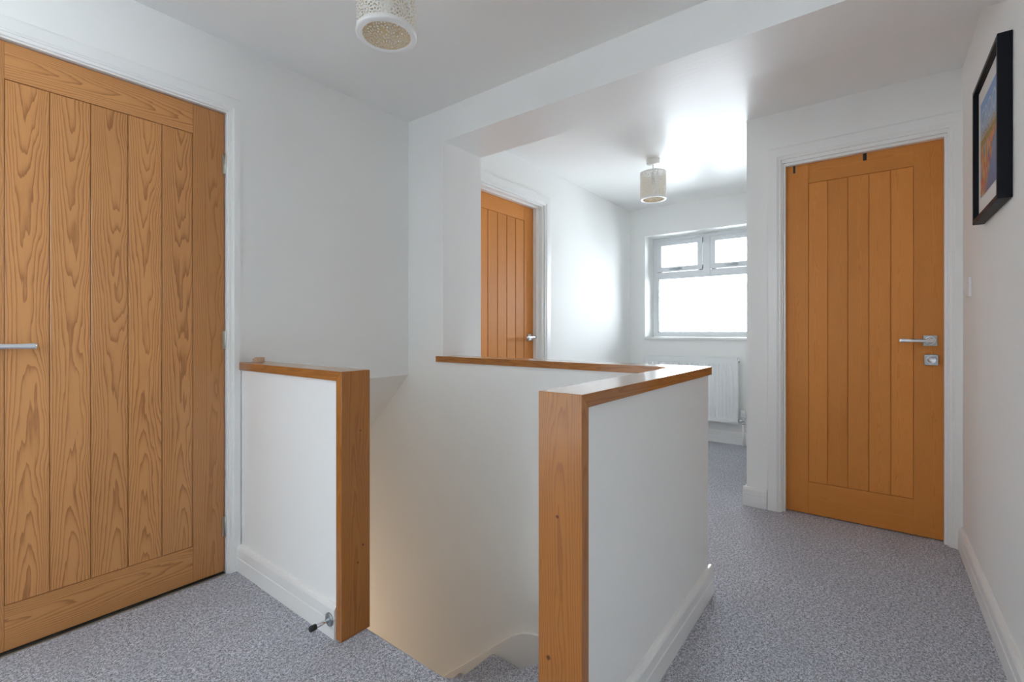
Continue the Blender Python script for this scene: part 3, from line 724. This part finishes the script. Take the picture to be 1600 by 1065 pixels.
def pendant(x, y, zc, zb, zt, r, rot, label):
    root = empty('pendant_light', (x, y, zc), label=label, category='ceiling light', group='fretwork drum pendants')
    bm = newbm(); lathe(bm, [(0, 0), (0.050, 0), (0.050, -0.006), (0.048, -0.007), (0.048, -0.026), (0.043, -0.034), (0, -0.036)], Matrix.Translation((x, y, zc)), 40); loc(link('ceiling_rose', bm, M_PLASTIC), root)
    bm = newbm(); cyl(bm, (x, y, zb + 0.115), (x, y, zc - 0.03), 0.0032, 12); loc(link('cord', bm, M_PLASTIC), root)
    bm = newbm(); lathe(bm, [(0, 0.125), (0.012, 0.125), (0.018, 0.11), (0.019, 0.09), (0.022, 0.088), (0.022, 0.080), (0.017, 0.078), (0.017, 0.066), (0, 0.066)], Matrix.Translation((x, y, zb + (zt - zb) - 0.125)), 24); loc(link('lamp_holder', bm, M_PLASTIC), root)
    bm = newbm(); zz = zt - 0.125 + 0.066
    lathe(bm, [(0, 0), (0.013, -0.001), (0.013, -0.018), (0.020, -0.032), (0.027, -0.050), (0.028, -0.064), (0.023, -0.080), (0.012, -0.089), (0, -0.091)], Matrix.Translation((x, y, zz)), 24); loc(link('bulb', bm, M_BULB), root)
    def drum(rr, flip, mt, nm, par):
        t = bmesh.new(); uv = t.loops.layers.uv.new('UVMap'); n = 72
        A = [t.verts.new((rr * math.cos(2 * math.pi * i / n), rr * math.sin(2 * math.pi * i / n), 0)) for i in range(n)]
        B = [t.verts.new((v.co.x, v.co.y, zt - zb)) for v in A]
        for i in range(n):
            j = (i + 1) % n; vs = (A[i], A[j], B[j], B[i]); us = [(i, 0), (i + 1, 0), (i + 1, 1), (i, 1)]
            f = t.faces.new(vs); f.smooth = True
            for l, (a, b) in zip(f.loops, us): l[uv].uv = (a / n * 2 * math.pi * r, b * (zt - zb))
        M = Matrix.Translation((x, y, zb)) @ Matrix.Rotation(rot, 4, 'Z')
        b = newbm(); merge(b, t, 0, M); o = link(nm, b, mt)
        if par is None: return loc(o, root)
        o.parent = par; o.matrix_parent_inverse = Matrix.Identity(4); return o
    sh = drum(r, False, M_SHADE, 'lamp_shade', None)
    drum(r - 0.0015, True, M_SHADEIN, 'shade_lining', sh)
    bm = newbm()
    lathe(bm, [(r + 0.0015, 0.003), (r + 0.001, 0.0), (r - 0.004, -0.002), (r - 0.018, -0.001), (r - 0.019, 0.001), (r - 0.018, 0.003), (r + 0.0015, 0.003)], Matrix.Translation((x, y, zb)), 64)
    o = link('bottom_rim', bm, M_PLASTIC); o.parent = sh; o.matrix_parent_inverse = Matrix.Identity(4)
    bm = newbm()
    lathe(bm, [(r + 0.001, -0.006), (r + 0.001, 0.0), (r - 0.004, 0.001), (r - 0.004, -0.006), (r + 0.001, -0.006)], Matrix.Translation((x, y, zt)), 64)
    for k in range(3):
        a = rot + k * 2.0944; cyl(bm, (x + 0.02 * math.cos(a), y + 0.02 * math.sin(a), zt - 0.045), (x + (r - 0.003) * math.cos(a), y + (r - 0.003) * math.sin(a), zt - 0.004), 0.0016, 8)
    o = link('shade_carrier', bm, M_PLASTIC); o.parent = sh; o.matrix_parent_inverse = Matrix.Identity(4)
    return root
pendant(0.945, 1.232, ZC, 1.982, 2.190, 0.093, 0.6, 'white fretwork drum pendant hanging close overhead above the landing')
pendant(3.392, 1.300, ZC2, 2.014, 2.212, 0.093, 2.2, 'cream fretwork drum pendant on the ceiling of the room with the window')

# ------------------------------------------------------------ door stop
ds = empty('door_stop', (0.894, 1.474, 0.061), label='chrome door stop with black rubber tip screwed to the left skirting', category='door stop')
p = Vector((0.894, 1.474, 0.062)); d = Vector((-1, 0, 0)); e = p + d * 0.070
bm = newbm(); lathe(bm, [(0, 0), (0.0225, 0), (0.0225, 0.003), (0.021, 0.0045), (0.007, 0.0045)], axis_matrix(p, p + d), 32)
for a in (0.6, 2.7, 4.8): 
    q = p + Vector((0, 0.015 * math.cos(a), 0.015 * math.sin(a))); cyl(bm, q + d * 0.004, q + d * 0.0055, 0.0028, 10)
loc(link('base_plate', bm, M_SATIN), ds)
bm = newbm(); cyl(bm, p + d * 0.004, p + d * 0.052, 0.0068, 20, bev=0.001); loc(link('stem', bm, M_CHROME), ds)
bm = newbm(); lathe(bm, [(0, 0), (0.0092, 0), (0.0098, 0.003), (0.0098, 0.019), (0.008, 0.022), (0, 0.022)], axis_matrix(p + d * 0.050, e), 20); loc(link('rubber_tip', bm, M_BLACK), ds)

# ------------------------------------------------------------ hooks over door 3
def hook(y, wd, z0, label):
    bm = newbm(); x = 3.155
    box(bm, x - 0.0022, x - 0.0004, y - wd / 2, y + wd / 2, z0, 2.0005, 0.0005)
    box(bm, x - 0.0022, x + 0.043, y - wd / 2, y + wd / 2, 2.0000, 2.0018, 0.0004)
    link('over_door_hook', bm, M_BLACK, label=label, category='hook', group='black hooks over the right door')
hook(0.3716, 0.011, 1.9545, 'narrow black metal hook strap over the top left corner of the right door')
hook(0.0450, 0.016, 1.9580, 'wider black metal hook strap over the middle of the right door')

# ------------------------------------------------------------ light switch
sw = empty('light_switch', (2.885, YR, 1.238), label='white light switch on the right wall close to the right door frame', category='light switch')
bm = newbm(); box(bm, 2.842, 2.928, YR, YR + 0.009, 1.195, 1.281, 0.003, 3); loc(link('face_plate', bm, M_PLASTIC), sw)
bm = newbm(); prism(bm, [(YR + 0.0085, 1.226), (YR + 0.0155, 1.226), (YR + 0.0095, 1.252), (YR + 0.0085, 1.252)], 'x', 2.880, 2.891, 0.0006); loc(link('rocker', bm, M_PLASTIC), sw)

# ------------------------------------------------------------ framed poster
px0, px1, pz0, pz1 = 2.060, 2.527, 1.452, 1.960; yf = -0.2966
pf = empty('framed_poster', (2.29, YR, 1.70), label='deep black frame with a colourful seaside poster hanging on the right wall', category='picture')
bm = newbm(); F_ = 0.016; t = 0.033
for a in ((px0, px0 + F_, pz0, pz1), (px1 - F_, px1, pz0, pz1), (px0 + F_ - 0.001, px1 - F_ + 0.001, pz1 - F_, pz1), (px0 + F_ - 0.001, px1 - F_ + 0.001, pz0, pz0 + F_)):
    box(bm, a[0], a[1], YR + 0.001, yf, a[2], a[3], 0.0015)
loc(link('frame', bm, M_FRAME), pf)
ym = yf - 0.016
bm = newbm(); box(bm, px0 + F_ - 0.004, px1 - F_ + 0.004, YR + 0.004, ym, pz0 + F_ - 0.004, pz1 - F_ + 0.004)
loc(link('mount_board', bm, mat('mount_white', (0.72, 0.70, 0.67), 0.7)), pf)
def poster_mat():
    m = mat('seaside_print', (0.3, 0.4, 0.6), 0.5); t = NT(m)
    uv = t.n('ShaderNodeUVMap'); uv.uv_map = 'UVMap'; sp = t.n('ShaderNodeSeparateXYZ'); t.l(uv.outputs[0], sp.inputs[0]); u, v = sp.outputs[0], sp.outputs[1]
    nz = t.noise(uv.outputs[0], 7, 4, 0.6); nf = t.noise(uv.outputs[0], 30, 3, 0.7)
    sky = t.ramp(v, [(0.66, (0.36, 0.42, 0.52)), (0.80, (0.26, 0.35, 0.52)), (1.0, (0.16, 0.28, 0.55))])
    vw = t.math('ADD', v, t.math('MULTIPLY', t.math('SUBTRACT', nz, 0.5), 0.06))
    town = t.ramp(t.noise(t.comb(t.math('MULTIPLY', u, 22.0), t.math('MULTIPLY', v, 30.0)), 1.0, 2, 0.5), [(0.35, (0.10, 0.11, 0.12)), (0.5, (0.42, 0.43, 0.42)), (0.62, (0.40, 0.24, 0.22))])
    hill = t.ramp(nf, [(0.35, (0.10, 0.10, 0.03)), (0.5, (0.33, 0.24, 0.02)), (0.65, (0.38, 0.16, 0.04))])
    mp = t.n('ShaderNodeMapping'); t.l(uv.outputs[0], mp.inputs['Vector']); mp.inputs['Rotation'].default_value = (0, 0, -0.6); mp.inputs['Scale'].default_value = (40, 9, 1)
    vo = t.n('ShaderNodeTexVoronoi'); t.l(mp.outputs[0], vo.inputs['Vector']); vo.inputs['Scale'].default_value = 1.0
    s3 = t.n('ShaderNodeSeparateXYZ'); t.l(vo.outputs['Color'], s3.inputs[0])
    boats = t.ramp(s3.outputs[0], [(0.0, (0.55, 0.08, 0.03)), (0.2, (0.62, 0.20, 0.03)), (0.4, (0.50, 0.42, 0.34)), (0.55, (0.14, 0.13, 0.16)), (0.7, (0.55, 0.32, 0.06)), (0.85, (0.20, 0.26, 0.38)), (0.95, (0.5, 0.06, 0.10))], 'CONSTANT')
    water = t.ramp(v, [(0.0, (0.13, 0.18, 0.32)), (0.55, (0.24, 0.30, 0.44))])
    diag = t.math('GREATER_THAN', t.math('ADD', u, t.math('MULTIPLY', t.math('SUBTRACT', nz, 0.5), 0.25)), t.math('ADD', 0.28, t.math('MULTIPLY', v, 1.0)))
    low = t.mix(diag, boats, water)
    c = t.mix(t.math('GREATER_THAN', vw, 0.52), low, hill)
    c = t.mix(t.math('GREATER_THAN', vw, 0.60), c, town)
    c = t.mix(t.math('GREATER_THAN', vw, 0.665), c, sky)
    t.l(c, t.b.inputs['Base Color']); return m
t_ = bmesh.new(); uvl = t_.loops.layers.uv.new('UVMap')
ix0, ix1, iz0, iz1 = px0 + 0.052, px1 - 0.062, pz0 + 0.088, pz1 - 0.075
vs = [t_.verts.new((a, ym + 0.0006, b)) for a, b in ((ix1, iz0), (ix0, iz0), (ix0, iz1), (ix1, iz1))]
f = t_.faces.new(vs)
for l, c_ in zip(f.loops, ((0, 0), (1, 0), (1, 1), (0, 1))): l[uvl].uv = c_
r_ = bmesh.ops.extrude_face_region(t_, geom=[f]); bmesh.ops.translate(t_, verts=[g for g in r_['geom'] if isinstance(g, bmesh.types.BMVert)], vec=(0, 0.0004, 0))
pb = newbm(); merge(pb, t_); bmesh.ops.recalc_face_normals(pb, faces=pb.faces)
pr2 = loc(link('print', pb, poster_mat()), pf)
# pale lettering across the sky
tc = bpy.data.curves.new('lettering', 'FONT'); tc.body = 'CROOS'; tc.size = 0.095; tc.extrude = 0.0002; tc.align_x = 'CENTER'; tc.space_character = 0.95
tmp = bpy.data.objects.new('tmp', tc); COL.objects.link(tmp)
dg = bpy.context.evaluated_depsgraph_get(); me = bpy.data.meshes.new_from_object(tmp.evaluated_get(dg)); bpy.data.objects.remove(tmp)
me.name = 'lettering'; me.materials.clear(); me.materials.append(mat('pale_ink', (0.46, 0.54, 0.62), 0.6))
me.transform(Matrix.Translation(((ix0 + ix1) / 2, ym + 0.0014, iz1 - 0.100)) @ Matrix.Rotation(rad(180), 4, 'Z') @ Matrix.Rotation(rad(90), 4, 'X'))
to = bpy.data.objects.new('lettering', me); COL.objects.link(to); to.parent = pr2; to.matrix_parent_inverse = Matrix.Identity(4)
